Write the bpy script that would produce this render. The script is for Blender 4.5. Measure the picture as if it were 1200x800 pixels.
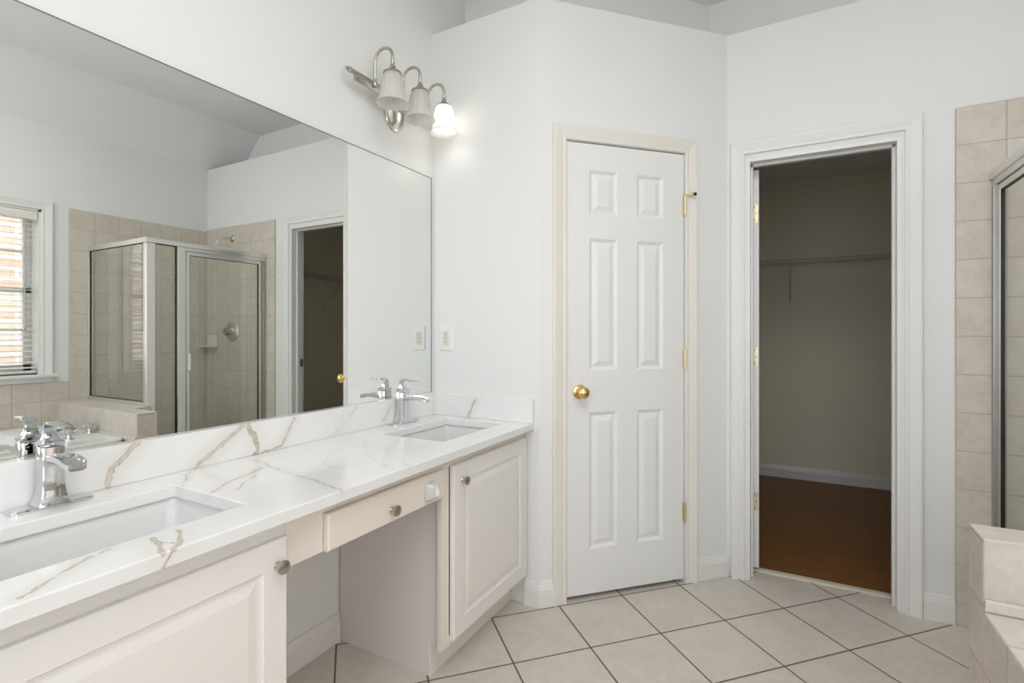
import bpy, bmesh, math, random
from mathutils import Vector, Matrix
random.seed(4)
for o in list(bpy.data.objects): bpy.data.objects.remove(o)
SC = bpy.context.scene
COL = SC.collection

# ------------------------------------------------------------------ camera, world, sun, fill lights, exposure
cam_d = bpy.data.cameras.new('camera'); CAM = bpy.data.objects.new('camera', cam_d); COL.objects.link(CAM)
CAM.location = (1.54, 0.0, 1.195)
CAM.rotation_euler = (math.radians(90), 0, 0.501536)
cam_d.sensor_width = 36; cam_d.lens = 597.6 / 1200 * 36
cam_d.shift_y = -10.37 / 1200
cam_d.clip_start = 0.02
SC.camera = CAM

W = bpy.data.worlds.new('world'); SC.world = W; W.use_nodes = True
bg = W.node_tree.nodes['Background']
bg.inputs[0].default_value = (0.86, 0.91, 1.0, 1); bg.inputs[1].default_value = 2.9

def light(name, kind, loc, direction, energy, color=(1, 1, 1), size=1, size_y=None):
    d = bpy.data.lights.new(name, kind); o = bpy.data.objects.new(name, d); COL.objects.link(o)
    o.location = loc; o.rotation_euler = Vector(direction).to_track_quat('-Z', 'Y').to_euler()
    d.energy = energy; d.color = color
    if kind == 'AREA':
        d.shape = 'RECTANGLE'; d.size = size; d.size_y = size_y or size
    if kind == 'SUN': d.angle = math.radians(1.5)
    if kind == 'POINT': d.shadow_soft_size = size
    return o
light('sun', 'SUN', (-4, 6, 10), (0.75, -0.15, -0.64), 1.6, (1.0, 0.95, 0.88))
# added fill lights: two outside the made-up windows, one under the ceiling
light('added_rear_fill', 'AREA', (1.45, -1.75, 1.65), (0, 1, 0.0), 4, (1.0, 1.0, 1.0), 2.3, 1.5)
light('added_side_fill', 'AREA', (3.45, -0.45, 1.35), (-1, 0.55, -0.10), 25, (1.0, 1.0, 1.0), 1.5, 1.7)
light('added_ceiling_fill', 'AREA', (1.75, 0.55, 2.96), (0, 0.1, -1), 42, (1.0, 0.995, 0.985), 1.6, 1.9)

SC.view_settings.view_transform = 'Standard'
SC.view_settings.look = 'None'
SC.view_settings.gamma = 1.0
SC.view_settings.use_curve_mapping = False
SC.view_settings.exposure = -0.12

# ------------------------------------------------------------------ node helpers
class NT:
    def __init__(s, name):
        s.m = bpy.data.materials.new(name); s.m.use_nodes = True
        s.t = s.m.node_tree; s.b = s.t.nodes['Principled BSDF']; s.out = s.t.nodes['Material Output']
    def n(s, typ, **k):
        x = s.t.nodes.new(typ)
        for a, v in k.items(): setattr(x, a, v)
        return x
    def l(s, a, b): s.t.links.new(a, b)
    def set(s, node, i, v):
        if hasattr(v, 'is_linked'): s.l(v, node.inputs[i])
        else: node.inputs[i].default_value = v
    def math(s, op, a, b=0.0, clamp=False):
        x = s.n('ShaderNodeMath', operation=op); x.use_clamp = clamp
        s.set(x, 0, a); s.set(x, 1, b); return x.outputs[0]
    def vec(s, op, a, b=(0, 0, 0), out=0, scale=None):
        x = s.n('ShaderNodeVectorMath', operation=op)
        s.set(x, 0, a)
        if scale is not None: s.set(x, 3, scale)
        else: s.set(x, 1, b)
        return x.outputs[out]
    def noise(s, vec, scale, detail=3, rough=0.55, out=0):
        x = s.n('ShaderNodeTexNoise'); x.inputs['Scale'].default_value = scale
        x.inputs['Detail'].default_value = detail; x.inputs['Roughness'].default_value = rough
        if vec is not None: s.l(vec, x.inputs['Vector'])
        return x.outputs[out]
    def mix(s, f, a, b):
        x = s.n('ShaderNodeMix', data_type='RGBA'); s.set(x, 0, f); s.set(x, 6, a); s.set(x, 7, b); return x.outputs[2]
    def ramp(s, f, p0, p1, c0=(0, 0, 0, 1), c1=(1, 1, 1, 1)):
        x = s.n('ShaderNodeMapRange', interpolation_type='SMOOTHSTEP'); s.set(x, 0, f)
        x.inputs[1].default_value = p0; x.inputs[2].default_value = p1; return x.outputs[0]
    def bump(s, h, strength, dist):
        x = s.n('ShaderNodeBump'); x.inputs['Strength'].default_value = strength; x.inputs['Distance'].default_value = dist
        s.l(h, x.inputs['Height']); s.l(x.outputs[0], s.b.inputs['Normal'])

def pos(t):   # world position as texture coordinates
    return t.n('ShaderNodeNewGeometry').outputs['Position']
def c4(c): return (c[0], c[1], c[2], 1)

def paint(name, col, rough=0.5, var=0.03, bump=0.0, spec=0.4):
    t = NT(name); p = pos(t)
    n = t.noise(p, 2.2, 2)
    lo = tuple(max(0, x * (1 - var)) for x in col); hi = tuple(min(1, x * (1 + var * .5)) for x in col)
    t.l(t.mix(n, c4(lo), c4(hi)), t.b.inputs['Base Color'])
    t.b.inputs['Roughness'].default_value = rough; t.b.inputs['Specular IOR Level'].default_value = spec
    if bump: t.bump(t.noise(p, 260, 2), bump, 0.001)
    return t.m
def metal(name, col, rough, var=0.25):
    t = NT(name); t.b.inputs['Metallic'].default_value = 1
    t.b.inputs['Base Color'].default_value = c4(col)
    n = t.noise(pos(t), 40, 2)
    t.l(t.math('MULTIPLY_ADD', n, rough * var) if False else t.math('ADD', t.math('MULTIPLY', n, rough * var), rough * (1 - var / 2)), t.b.inputs['Roughness'])
    return t.m

M = {}
M['wall'] = paint('wall_paint', (0.83, 0.83, 0.82), 0.6, 0.02, 0.15, 0.3)
M['ceiling'] = paint('ceiling_paint', (0.90, 0.90, 0.89), 0.8, 0.02, 0.2, 0.2)
M['trim'] = paint('trim_paint', (0.84, 0.83, 0.81), 0.32, 0.03)
M['ivory_trim'] = paint('ivory_trim_paint', (0.84, 0.80, 0.745), 0.3, 0.03)
M['door'] = paint('door_paint', (0.84, 0.84, 0.825), 0.35, 0.02)
M['cabinet'] = paint('cabinet_paint', (0.85, 0.825, 0.79), 0.33, 0.025)
M['cabinet_rail'] = paint('cream_cabinet_paint', (0.85, 0.78, 0.70), 0.33, 0.03)
M['cabinet_side'] = paint('cabinet_side_laminate', (0.84, 0.78, 0.755), 0.5, 0.05)
M['closet_wall'] = paint('closet_wall_paint', (0.90, 0.85, 0.70), 0.7, 0.03)
M['white_plastic'] = paint('white_plastic', (0.85, 0.85, 0.83), 0.3, 0.01)
M['ivory_plastic'] = paint('ivory_plastic', (0.78, 0.74, 0.64), 0.35, 0.01)
M['clear_plastic'] = paint('translucent_grey_plastic', (0.62, 0.61, 0.58), 0.25, 0.02)
M['dark'] = paint('dark_gasket', (0.02, 0.02, 0.02), 0.5, 0.0)
M['edge'] = paint('grey_mirror_edge', (0.20, 0.20, 0.19), 0.4, 0.0)
M['slot'] = paint('outlet_slot_dark', (0.10, 0.09, 0.08), 0.5, 0.0)
M['ceramic'] = paint('white_ceramic', (0.76, 0.76, 0.75), 0.08, 0.01, 0, 0.6)
M['acrylic'] = paint('white_tub_acrylic', (0.80, 0.81, 0.79), 0.12, 0.01, 0, 0.5)
M['wire'] = paint('wire_shelf_vinyl', (0.62, 0.58, 0.52), 0.4, 0.01)
M['slat'] = paint('blind_slat_white', (0.86, 0.85, 0.82), 0.4, 0.01)
M['strip'] = paint('threshold_strip', (0.72, 0.66, 0.55), 0.35, 0.05)
M['chrome'] = metal('polished_chrome', (0.66, 0.67, 0.69), 0.05)
M['nickel'] = metal('brushed_nickel', (0.52, 0.49, 0.44), 0.24)
M['nickel_light'] = metal('light_brushed_nickel', (0.66, 0.63, 0.58), 0.2)
M['brass'] = metal('polished_brass', (0.80, 0.58, 0.25), 0.14)
M['brass_pale'] = metal('pale_brass', (0.78, 0.68, 0.44), 0.3)
M['aluminium'] = metal('satin_aluminium', (0.80, 0.80, 0.78), 0.34)
M['aluminium_dark'] = metal('dark_anodised_channel', (0.50, 0.48, 0.45), 0.38)
M['steel_dark'] = metal('aged_steel', (0.30, 0.25, 0.18), 0.35)

def mirror_mat():
    t = NT('mirror_silver'); t.b.inputs['Metallic'].default_value = 1
    n = t.noise(pos(t), 1.5, 1)
    t.l(t.mix(n, (0.855, 0.875, 0.85, 1), (0.87, 0.885, 0.865, 1)), t.b.inputs['Base Color'])
    t.b.inputs['Roughness'].default_value = 0.0
    return t.m
M['mirror'] = mirror_mat()

def glass(name, tint, ior=1.5, gain=1.0):
    m = bpy.data.materials.new(name); m.use_nodes = True; t = m.node_tree; t.nodes.clear()
    o = t.nodes.new('ShaderNodeOutputMaterial'); mx = t.nodes.new('ShaderNodeMixShader')
    tr = t.nodes.new('ShaderNodeBsdfTransparent'); tr.inputs[0].default_value = c4(tint)
    gl = t.nodes.new('ShaderNodeBsdfGlossy'); gl.inputs['Roughness'].default_value = 0.0
    gl.inputs[0].default_value = (0.95, 0.97, 0.95, 1)
    fr = t.nodes.new('ShaderNodeFresnel'); fr.inputs[0].default_value = ior
    no = t.nodes.new('ShaderNodeTexNoise'); no.inputs['Scale'].default_value = 3
    mu = t.nodes.new('ShaderNodeMath'); mu.operation = 'MULTIPLY_ADD'; mu.inputs[1].default_value = gain; 
    m2 = t.nodes.new('ShaderNodeMath'); m2.operation = 'MULTIPLY'; m2.inputs[1].default_value = 0.02
    t.links.new(no.outputs[0], m2.inputs[0]); t.links.new(m2.outputs[0], mu.inputs[2])
    ge = t.nodes.new('ShaderNodeNewGeometry'); iv = t.nodes.new('ShaderNodeMath'); iv.operation = 'SUBTRACT'; iv.inputs[0].default_value = 1
    t.links.new(ge.outputs['Backfacing'], iv.inputs[1]); m3 = t.nodes.new('ShaderNodeMath'); m3.operation = 'MULTIPLY'
    t.links.new(mu.outputs[0], m3.inputs[0]); t.links.new(iv.outputs[0], m3.inputs[1])   # the far face of the pane adds no second mirror image
    t.links.new(fr.outputs[0], mu.inputs[0]); t.links.new(m3.outputs[0], mx.inputs[0])
    t.links.new(tr.outputs[0], mx.inputs[1]); t.links.new(gl.outputs[0], mx.inputs[2]); t.links.new(mx.outputs[0], o.inputs[0])
    return m
M['glass'] = glass('shower_glass', (0.96, 0.968, 0.952), 1.5, 1.9)
M['window_glass'] = glass('window_glass', (0.97, 0.98, 0.98))
def crystal():
    t = NT('clear_acrylic_knob'); t.b.inputs['Transmission Weight'].default_value = 0.9
    t.b.inputs['Roughness'].default_value = 0.03; t.b.inputs['IOR'].default_value = 1.49
    t.l(t.mix(t.noise(pos(t), 30), (0.93, 0.95, 0.93, 1), (0.98, 0.99, 0.98, 1)), t.b.inputs['Base Color']); return t.m
M['crystal'] = crystal()
def shade():
    m = bpy.data.materials.new('frosted_ribbed_glass'); m.use_nodes = True; t = m.node_tree; t.nodes.clear()
    o = t.nodes.new('ShaderNodeOutputMaterial'); mx = t.nodes.new('ShaderNodeMixShader'); m2 = t.nodes.new('ShaderNodeMixShader')
    tr = t.nodes.new('ShaderNodeBsdfTranslucent'); tr.inputs[0].default_value = (0.93, 0.92, 0.90, 1)
    tp = t.nodes.new('ShaderNodeBsdfTransparent'); tp.inputs[0].default_value = (0.95, 0.95, 0.93, 1)
    p = t.nodes.new('ShaderNodeBsdfPrincipled'); p.inputs['Base Color'].default_value = (0.86, 0.85, 0.82, 1); p.inputs['Roughness'].default_value = 0.15
    no = t.nodes.new('ShaderNodeTexNoise'); no.inputs['Scale'].default_value = 40
    mr = t.nodes.new('ShaderNodeMapRange'); mr.inputs[3].default_value = 0.40; mr.inputs[4].default_value = 0.55
    t.links.new(no.outputs[0], mr.inputs[0]); t.links.new(mr.outputs[0], mx.inputs[0])
    t.links.new(p.outputs[0], mx.inputs[1]); t.links.new(tr.outputs[0], mx.inputs[2])
    m2.inputs[0].default_value = 0.22
    t.links.new(mx.outputs[0], m2.inputs[1]); t.links.new(tp.outputs[0], m2.inputs[2]); t.links.new(m2.outputs[0], o.inputs[0])
    return m
M['shade'] = shade()
def emit(name, col, s):
    t = NT(name); t.b.inputs['Emission Color'].default_value = c4(col); t.b.inputs['Emission Strength'].default_value = s
    t.l(t.mix(t.noise(pos(t), 5), c4(col), c4(col)), t.b.inputs['Base Color']); return t.m
M['bulb_lit'] = emit('lit_bulb', (1.0, 0.97, 0.92), 12)
M['bulb_off'] = paint('unlit_frosted_bulb', (0.85, 0.85, 0.83), 0.25, 0.0)

def tile_mat(name, kind, base, dark, grout, size, grout_w, origin=(0, 0), angle=0.0, rough=0.35, bias=0.5):
    """square tiles with grout; kind picks the two world axes: 'xy', 'xz' or 'yz'"""
    t = NT(name); p = pos(t)
    sp = t.n('ShaderNodeSeparateXYZ'); t.l(p, sp.inputs[0])
    a, b = {'xy': (0, 1), 'xz': (0, 2), 'yz': (1, 2)}[kind]
    u = t.math('SUBTRACT', sp.outputs[a], origin[0]); v = t.math('SUBTRACT', sp.outputs[b], origin[1])
    if angle:
        ca, sa = math.cos(angle), math.sin(angle)
        u, v = (t.math('ADD', t.math('MULTIPLY', u, ca), t.math('MULTIPLY', v, sa)),
                t.math('SUBTRACT', t.math('MULTIPLY', v, ca), t.math('MULTIPLY', u, sa)))
    u = t.math('DIVIDE', u, size); v = t.math('DIVIDE', v, size)
    def edge(w):
        f = t.math('FRACT', w); return t.math('MINIMUM', f, t.math('SUBTRACT', 1.0, f))
    d = t.math('MULTIPLY', t.math('MINIMUM', edge(u), edge(v)), size)
    mask = t.ramp(t.math('ADD', d, t.math('MULTIPLY', t.math('SUBTRACT', t.noise(p, 60), 0.5), 0.0012)), grout_w * .5 * .7, grout_w * .5 * 1.35)
    cb = t.n('ShaderNodeCombineXYZ'); t.l(t.math('FLOOR', u), cb.inputs[0]); t.l(t.math('FLOOR', v), cb.inputs[1])
    wn = t.n('ShaderNodeTexWhiteNoise', noise_dimensions='3D'); t.l(cb.outputs[0], wn.inputs[0])
    off = t.vec('SCALE', wn.outputs[1], scale=3.0)
    q = t.vec('ADD', p, off)
    n1 = t.noise(q, 9, 5, 0.62); n2 = t.noise(q, 38, 4, 0.6); n3 = t.noise(p, 170, 2)
    f = t.math('ADD', t.math('MULTIPLY', n1, .55), t.math('MULTIPLY', n2, .45))
    f = t.ramp(f, 0.33, 0.64)
    f = t.math('ADD', t.math('MULTIPLY', f, .8), t.math('MULTIPLY', wn.outputs[0], .2), True)
    col = t.mix(f, c4(dark), c4(base))
    g = t.mix(t.noise(p, 25), c4(tuple(x * .8 for x in grout)), c4(tuple(min(1, x * 1.15) for x in grout)))
    t.l(t.mix(mask, g, col), t.b.inputs['Base Color'])
    t.l(t.math('ADD', t.math('MULTIPLY', mask, rough - .8), t.math('ADD', t.math('MULTIPLY', n3, .12), .74)), t.b.inputs['Roughness'])
    t.b.inputs['Specular IOR Level'].default_value = 0.35
    t.bump(t.math('ADD', mask, t.math('MULTIPLY', n2, .12)), 0.5, 0.0015)
    return t.m
A = math.pi / 4 + 0.020836
M['floor_tile'] = tile_mat('floor_tile', 'xy', (0.69, 0.64, 0.575), (0.61, 0.555, 0.49), (0.16, 0.115, 0.085), 0.3072, 0.0062, (0.6494, 2.0538), A, 0.42)
WB, WD, WG = (0.70, 0.64, 0.565), (0.59, 0.53, 0.46), (0.50, 0.44, 0.375)
M['tile_xz'] = tile_mat('wall_tile_facing_room', 'xz', WB, WD, WG, 0.1555, 0.0035, (2.128, 2.113), 0, 0.4)
M['tile_yz'] = tile_mat('wall_tile_by_window', 'yz', WB, WD, WG, 0.1555, 0.0035, (1.703, 2.113), 0, 0.4)
M['tub_tile_yz'] = tile_mat('tub_side_tile', 'yz', (0.68, 0.61, 0.54), (0.56, 0.49, 0.42), (0.42, 0.34, 0.27), 0.1555, 0.003, (1.621, 0.537), 0, 0.4)
M['tub_tile_xz'] = tile_mat('tub_front_tile', 'xz', (0.66, 0.60, 0.555), (0.55, 0.49, 0.44), (0.45, 0.38, 0.31), 0.1555, 0.003, (1.944, 0.700), 0, 0.38)
M['tub_tile_xy'] = tile_mat('tub_deck_tile', 'xy', (0.70, 0.64, 0.59), (0.60, 0.54, 0.49), (0.45, 0.38, 0.31), 0.1555, 0.003, (1.944, 1.621), 0, 0.35)

def wood():
    t = NT('closet_wood_floor'); p = pos(t)
    mp = t.n('ShaderNodeMapping'); t.l(p, mp.inputs[0]); mp.inputs['Scale'].default_value = (1.2, 9, 1)
    n = t.noise(mp.outputs[0], 5, 6, 0.6)
    sp = t.n('ShaderNodeSeparateXYZ'); t.l(p, sp.inputs[0])
    v = t.math('DIVIDE', sp.outputs[1], 0.12); row = t.math('FLOOR', v); fr = t.math('FRACT', v)
    wn = t.n('ShaderNodeTexWhiteNoise', noise_dimensions='1D'); t.l(row, wn.inputs[1])
    f = t.math('ADD', t.math('MULTIPLY', t.ramp(n, .3, .7), .7), t.math('MULTIPLY', wn.outputs[0], .3))
    col = t.mix(f, (0.14, 0.046, 0.004, 1), (0.27, 0.105, 0.012, 1))
    e = t.ramp(t.math('MINIMUM', fr, t.math('SUBTRACT', 1.0, fr)), 0.006, 0.02)
    t.l(t.mix(e, (0.10, 0.045, 0.012, 1), col), t.b.inputs['Base Color'])
    t.b.inputs['Roughness'].default_value = 0.42
    return t.m
M['wood'] = wood()

def siding():
    t = NT('neighbour_brick'); p = pos(t)
    sp = t.n('ShaderNodeSeparateXYZ'); t.l(p, sp.inputs[0])
    cb = t.n('ShaderNodeCombineXYZ'); t.l(sp.outputs[1], cb.inputs[0]); t.l(sp.outputs[2], cb.inputs[1])
    br = t.n('ShaderNodeTexBrick'); t.l(cb.outputs[0], br.inputs[0]); br.inputs['Scale'].default_value = 1
    br.inputs['Brick Width'].default_value = 0.42; br.inputs['Row Height'].default_value = 0.15; br.inputs['Mortar Size'].default_value = 0.022
    br.inputs['Color1'].default_value = (0.62, 0.40, 0.30, 1); br.inputs['Color2'].default_value = (0.74, 0.55, 0.43, 1); br.inputs['Mortar'].default_value = (0.80, 0.74, 0.66, 1)
    t.l(br.outputs[0], t.b.inputs['Base Color']); t.b.inputs['Roughness'].default_value = .9
    return t.m
M['brick'] = siding()
M['lawn'] = paint('grass_ground', (0.10, 0.16, 0.05), 0.9, 0.3)

VEINS = [(0.016, 1, [(0.018, 0.709, 0.902), (0.018, 0.689, 0.879), (0.018, 0.654, 0.849), (0.018, 0.643, 0.81)]), (0.004, 0.6, [(-0.006, 0.653, 0.8), (0.004, 0.634, 0.8), (0.045, 0.594, 0.8)]), (0.014, 1, [(0.018, 1.005, 0.901), (0.018, 0.959, 0.869), (0.018, 0.911, 0.839), (0.018, 0.866, 0.807)]), (0.006, 0.9, [(0.009, 0.871, 0.8), (0.071, 0.803, 0.8), (0.165, 0.739, 0.8)]), (0.02, 0.55, [(0.018, 1.022, 0.903), (0.018, 1.044, 0.858), (0.018, 1.059, 0.816), (0.018, 1.044, 0.792)]), (0.009, 1, [(0.018, 1.199, 0.901), (0.018, 1.168, 0.849), (0.018, 1.142, 0.805)]), (0.01, 0.6, [(0.018, 1.142, 0.805), (0.018, 1.081, 0.809), (0.018, 1.041, 0.792)]), (0.007, 0.8, [(0.07, 1.008, 0.8), (0.19, 0.976, 0.8), (0.302, 0.959, 0.8), (0.404, 0.944, 0.8), (0.507, 0.922, 0.8), (0.576, 0.908, 0.8)]), (0.012, 0.8, [(0.183, 0.956, 0.8), (0.213, 0.895, 0.8), (0.233, 0.823, 0.8), (0.278, 0.749, 0.8)]), (0.006, 0.5, [(0.233, 0.902, 0.8), (0.31, 0.802, 0.8), (0.335, 0.746, 0.8)]), (0.003, 0.4, [(0.14, 1.406, 0.8), (0.338, 1.219, 0.8), (0.46, 1.158, 0.8), (0.527, 1.128, 0.8)]), (0.003, 0.3, [(0.188, 1.262, 0.8), (0.249, 1.131, 0.8), (0.305, 1.072, 0.8), (0.373, 1.06, 0.8), (0.409, 1.147, 0.8)]), (0.003, 0.3, [(0.337, 0.959, 0.8), (0.368, 1.005, 0.8), (0.387, 1.057, 0.8)]), (0.004, 0.4, [(0.018, 1.487, 0.901), (0.018, 1.451, 0.865)]), (0.004, 0.3, [(0.018, 1.42, 0.846), (0.018, 1.37, 0.806)]), (0.007, 0.7, [(0.018, 1.69, 0.886), (0.018, 1.632, 0.81)]), (0.012, 0.9, [(0.257, 1.985, 0.884), (0.217, 1.985, 0.806)]), (0.009, 1, [(0.533, 0.313, 0.8), (0.51, 0.35, 0.8), (0.484, 0.388, 0.8), (0.464, 0.417, 0.8), (0.447, 0.463, 0.8)]), (0.014, 0.7, [(0.462, 0.529, 0.8), (0.517, 0.512, 0.8), (0.573, 0.496, 0.8)]), (0.008, 0.6, [(0.49, 0.52, 0.8), (0.53, 0.54, 0.8), (0.552, 0.52, 0.8), (0.553, 0.50, 0.775)]), (0.012, 0.6, [(0.463, 0.573, 0.8), (0.529, 0.547, 0.8), (0.571, 0.511, 0.8)]), (0.003, 0.3, [(0.44, 1.249, 0.8), (0.561, 1.163, 0.8), (0.6, 1.103, 0.8)]), (0.003, 0.25, [(0.461, 1.273, 0.8), (0.536, 1.327, 0.8)]), (0.004, 0.5, [(0.18, 0.487, 0.8), (0.164, 0.507, 0.8)])]
def quartz():
    t = NT('white_quartz_with_gold_veins'); p = pos(t)
    n = t.n('ShaderNodeTexNoise'); t.l(p, n.inputs['Vector']); n.inputs['Scale'].default_value = 16; n.inputs['Detail'].default_value = 7; n.inputs['Roughness'].default_value = 0.66
    off = t.vec('SCALE', t.vec('SUBTRACT', n.outputs[1], (.5, .5, .5)), scale=0.035)
    q = t.vec('ADD', p, off)
    wob = t.noise(p, 22, 3)
    wmul = t.math('ADD', t.math('MULTIPLY', t.ramp(wob, .3, .7), 0.9), 0.35)
    acc = None; acc2 = None
    for w, s, pts in VEINS:
        for a, b in zip(pts, pts[1:]):
            a = Vector(a); b = Vector(b); ab = b - a; L2 = ab.length_squared
            pa = t.vec('SUBTRACT', q, tuple(a))
            h = t.math('MULTIPLY', t.vec('DOT_PRODUCT', pa, tuple(ab / L2), out=1), 1.0, True)
            d = t.vec('DISTANCE', pa, t.vec('SCALE', tuple(ab), scale=h), out=1)
            k = t.math('MULTIPLY', t.math('SUBTRACT', 1.0, t.math('DIVIDE', d, w * 0.5), True), s)
            k2 = t.math('MULTIPLY', t.math('SUBTRACT', 1.0, t.math('DIVIDE', d, w * 2.6 + .008), True), s)
            acc = k if acc is None else t.math('MAXIMUM', acc, k)
            acc2 = k2 if acc2 is None else t.math('MAXIMUM', acc2, k2)
    cloud = t.ramp(t.noise(p, 3.2, 4), .52, .78)
    grain = t.ramp(t.noise(p, 75, 4, .7), .35, .62)
    rim = t.math('MULTIPLY', t.ramp(acc, 0.02, 0.22), t.math('SUBTRACT', 1.0, t.math('MULTIPLY', t.ramp(acc, .3, .8), .45)))
    core = t.math('MULTIPLY', rim, t.math('ADD', t.math('MULTIPLY', grain, .4), .6))
    base = t.mix(t.math('MULTIPLY', cloud, .5), (0.86, 0.86, 0.85, 1), (0.76, 0.76, 0.76, 1))
    halo = t.mix(t.math('MULTIPLY', acc2, .45), base, (0.70, 0.63, 0.56, 1))
    vc = t.mix(t.noise(p, 30), (0.36, 0.30, 0.22, 1), (0.62, 0.51, 0.40, 1))
    t.l(t.mix(t.math('MULTIPLY', core, .85), halo, vc), t.b.inputs['Base Color'])
    t.b.inputs['Roughness'].default_value = 0.14; t.b.inputs['Specular IOR Level'].default_value = 0.45
    return t.m
M['quartz'] = quartz()

# ------------------------------------------------------------------ mesh helpers
class G:
    def __init__(s): s.bm = bmesh.new()
    def face(s, pts, mi=0):
        f = s.bm.faces.new([s.bm.verts.new(p) for p in pts]); f.material_index = mi; return f
    def box(s, x0, x1, y0, y1, z0, z1, mi=0):
        v = [s.bm.verts.new((x, y, z)) for x in (x0, x1) for y in (y0, y1) for z in (z0, z1)]
        for q in ((0, 1, 3, 2), (4, 6, 7, 5), (0, 4, 5, 1), (2, 3, 7, 6), (0, 2, 6, 4), (1, 5, 7, 3)):
            s.bm.faces.new([v[i] for i in q]).material_index = mi
        return s
    def prism(s, poly, h0, h1, axis='z', mi=0):
        def P(a, b, h): return {'z': (a, b, h), 'y': (a, h, b), 'x': (h, a, b)}[axis]
        lo = [s.bm.verts.new(P(a, b, h0)) for a, b in poly]; hi = [s.bm.verts.new(P(a, b, h1)) for a, b in poly]
        n = len(poly)
        s.bm.faces.new(lo).material_index = mi; s.bm.faces.new(hi).material_index = mi
        for i in range(n): s.bm.faces.new((lo[i], lo[(i + 1) % n], hi[(i + 1) % n], hi[i])).material_index = mi
        return s
    def loft(s, rings, cap0=True, cap1=True, closed=True, mi=0):
        R = [[s.bm.verts.new(p) for p in r] for r in rings]
        for a, b in zip(R, R[1:]):
            n = len(a)
            for i in range(n if closed else n - 1):
                s.bm.faces.new((a[i], a[(i + 1) % n], b[(i + 1) % n], b[i])).material_index = mi
        if cap0: s.bm.faces.new(R[0]).material_index = mi
        if cap1: s.bm.faces.new(R[-1]).material_index = mi
        return s
    def lathe(s, prof, c=(0, 0, 0), d=(0, 0, 1), seg=24, cap0=True, cap1=True, mod=None, mi=0):
        d = Vector(d).normalized(); u = d.orthogonal().normalized(); w = d.cross(u); c = Vector(c)
        rings = []
        for r, h in prof:
            rings.append([c + d * h + (u * math.cos(2 * math.pi * i / seg) + w * math.sin(2 * math.pi * i / seg)) *
                          (r * (mod(2 * math.pi * i / seg, h) if mod else 1)) for i in range(seg)])
        return s.loft(rings, cap0, cap1, True, mi)
    def tube(s, pts, rad, seg=12, cap=True, mi=0):
        pts = [Vector(p) for p in pts]; n = len(pts)
        if not isinstance(rad, (list, tuple)): rad = [rad] * n
        rings = []; up = None
        for i, p in enumerate(pts):
            t = (pts[min(i + 1, n - 1)] - pts[max(i - 1, 0)]).normalized()
            if up is None: up = t.orthogonal().normalized()
            up = (up - t * up.dot(t)).normalized(); w = t.cross(up)
            rings.append([p + (up * math.cos(2 * math.pi * k / seg) + w * math.sin(2 * math.pi * k / seg)) * rad[i] for k in range(seg)])
        return s.loft(rings, cap, cap, True, mi)
    def strip(s, pts, w_axis, widths, thick, mi=0):
        """flat bar swept along pts; w_axis is its width direction"""
        pts = [Vector(p) for p in pts]; wa = Vector(w_axis).normalized(); n = len(pts); rings = []
        for i, p in enumerate(pts):
            t = (pts[min(i + 1, n - 1)] - pts[max(i - 1, 0)]).normalized(); nn = t.cross(wa).normalized()
            w = widths[i] / 2; h = (thick[i] if isinstance(thick, (list, tuple)) else thick) / 2
            b = min(w, h) * .45
            rings.append([p + wa * a + nn * c for a, c in ((-w + b, -h), (w - b, -h), (w, -h + b), (w, h - b), (w - b, h), (-w + b, h), (-w, h - b), (-w, -h + b))])
        return s.loft(rings, True, True, True, mi)
def rrect(cx, cy, w, d, r, z, n=5):
    pts = []
    for qx, qy, a0 in ((1, 1, 0), (-1, 1, 90), (-1, -1, 180), (1, -1, 270)):
        for i in range(n + 1):
            a = math.radians(a0 + 90 * i / n)
            pts.append((cx + qx * (w / 2 - r) + r * math.cos(a), cy + qy * (d / 2 - r) + r * math.sin(a), z))
    return pts
def arc(c, r, a0, a1, n, f):   # points of an arc in a plane given by f(a, b)
    return [f(c[0] + r * math.cos(math.radians(a0 + (a1 - a0) * i / n)), c[1] + r * math.sin(math.radians(a0 + (a1 - a0) * i / n))) for i in range(n + 1)]

def mesh(name, g, mat, parent=None, bevel=0, smooth=False, world_of=None, segs=2, loc=None, rotz=0, keep=False):
    bmesh.ops.remove_doubles(g.bm, verts=g.bm.verts, dist=1e-5)
    if not keep: bmesh.ops.recalc_face_normals(g.bm, faces=g.bm.faces)
    if world_of is not None: bmesh.ops.translate(g.bm, verts=g.bm.verts, vec=-Vector(world_of))
    elif parent is None and loc is None:      # origin at the centre of its base
        xs = [v.co for v in g.bm.verts]
        loc = Vector(((min(v.x for v in xs) + max(v.x for v in xs)) / 2, (min(v.y for v in xs) + max(v.y for v in xs)) / 2, min(v.z for v in xs)))
        bmesh.ops.translate(g.bm, verts=g.bm.verts, vec=-loc)
    me = bpy.data.meshes.new(name); g.bm.to_mesh(me); g.bm.free()
    for m in (mat if isinstance(mat, list) else [mat]): me.materials.append(m)
    o = bpy.data.objects.new(name, me); COL.objects.link(o)
    if parent is not None: o.parent = parent
    elif loc is not None: o.location = loc; o.rotation_euler[2] = rotz
    if smooth:
        for p in me.polygons: p.use_smooth = True
        try: me.set_sharp_from_angle(angle=math.radians(38))
        except Exception: pass
    if bevel:
        b = o.modifiers.new('bevel', 'BEVEL'); b.width = bevel; b.segments = segs; b.limit_method = 'ANGLE'; b.angle_limit = math.radians(40)
    return o
def thing(name, label, cat, loc=(0, 0, 0), rotz=0, group=None):
    o = bpy.data.objects.new(name, None); COL.objects.link(o); o.empty_display_size = 0.1
    o.location = loc; o.rotation_euler[2] = rotz
    if label: o['label'] = label; o['category'] = cat
    if group: o['group'] = group
    return o
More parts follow.
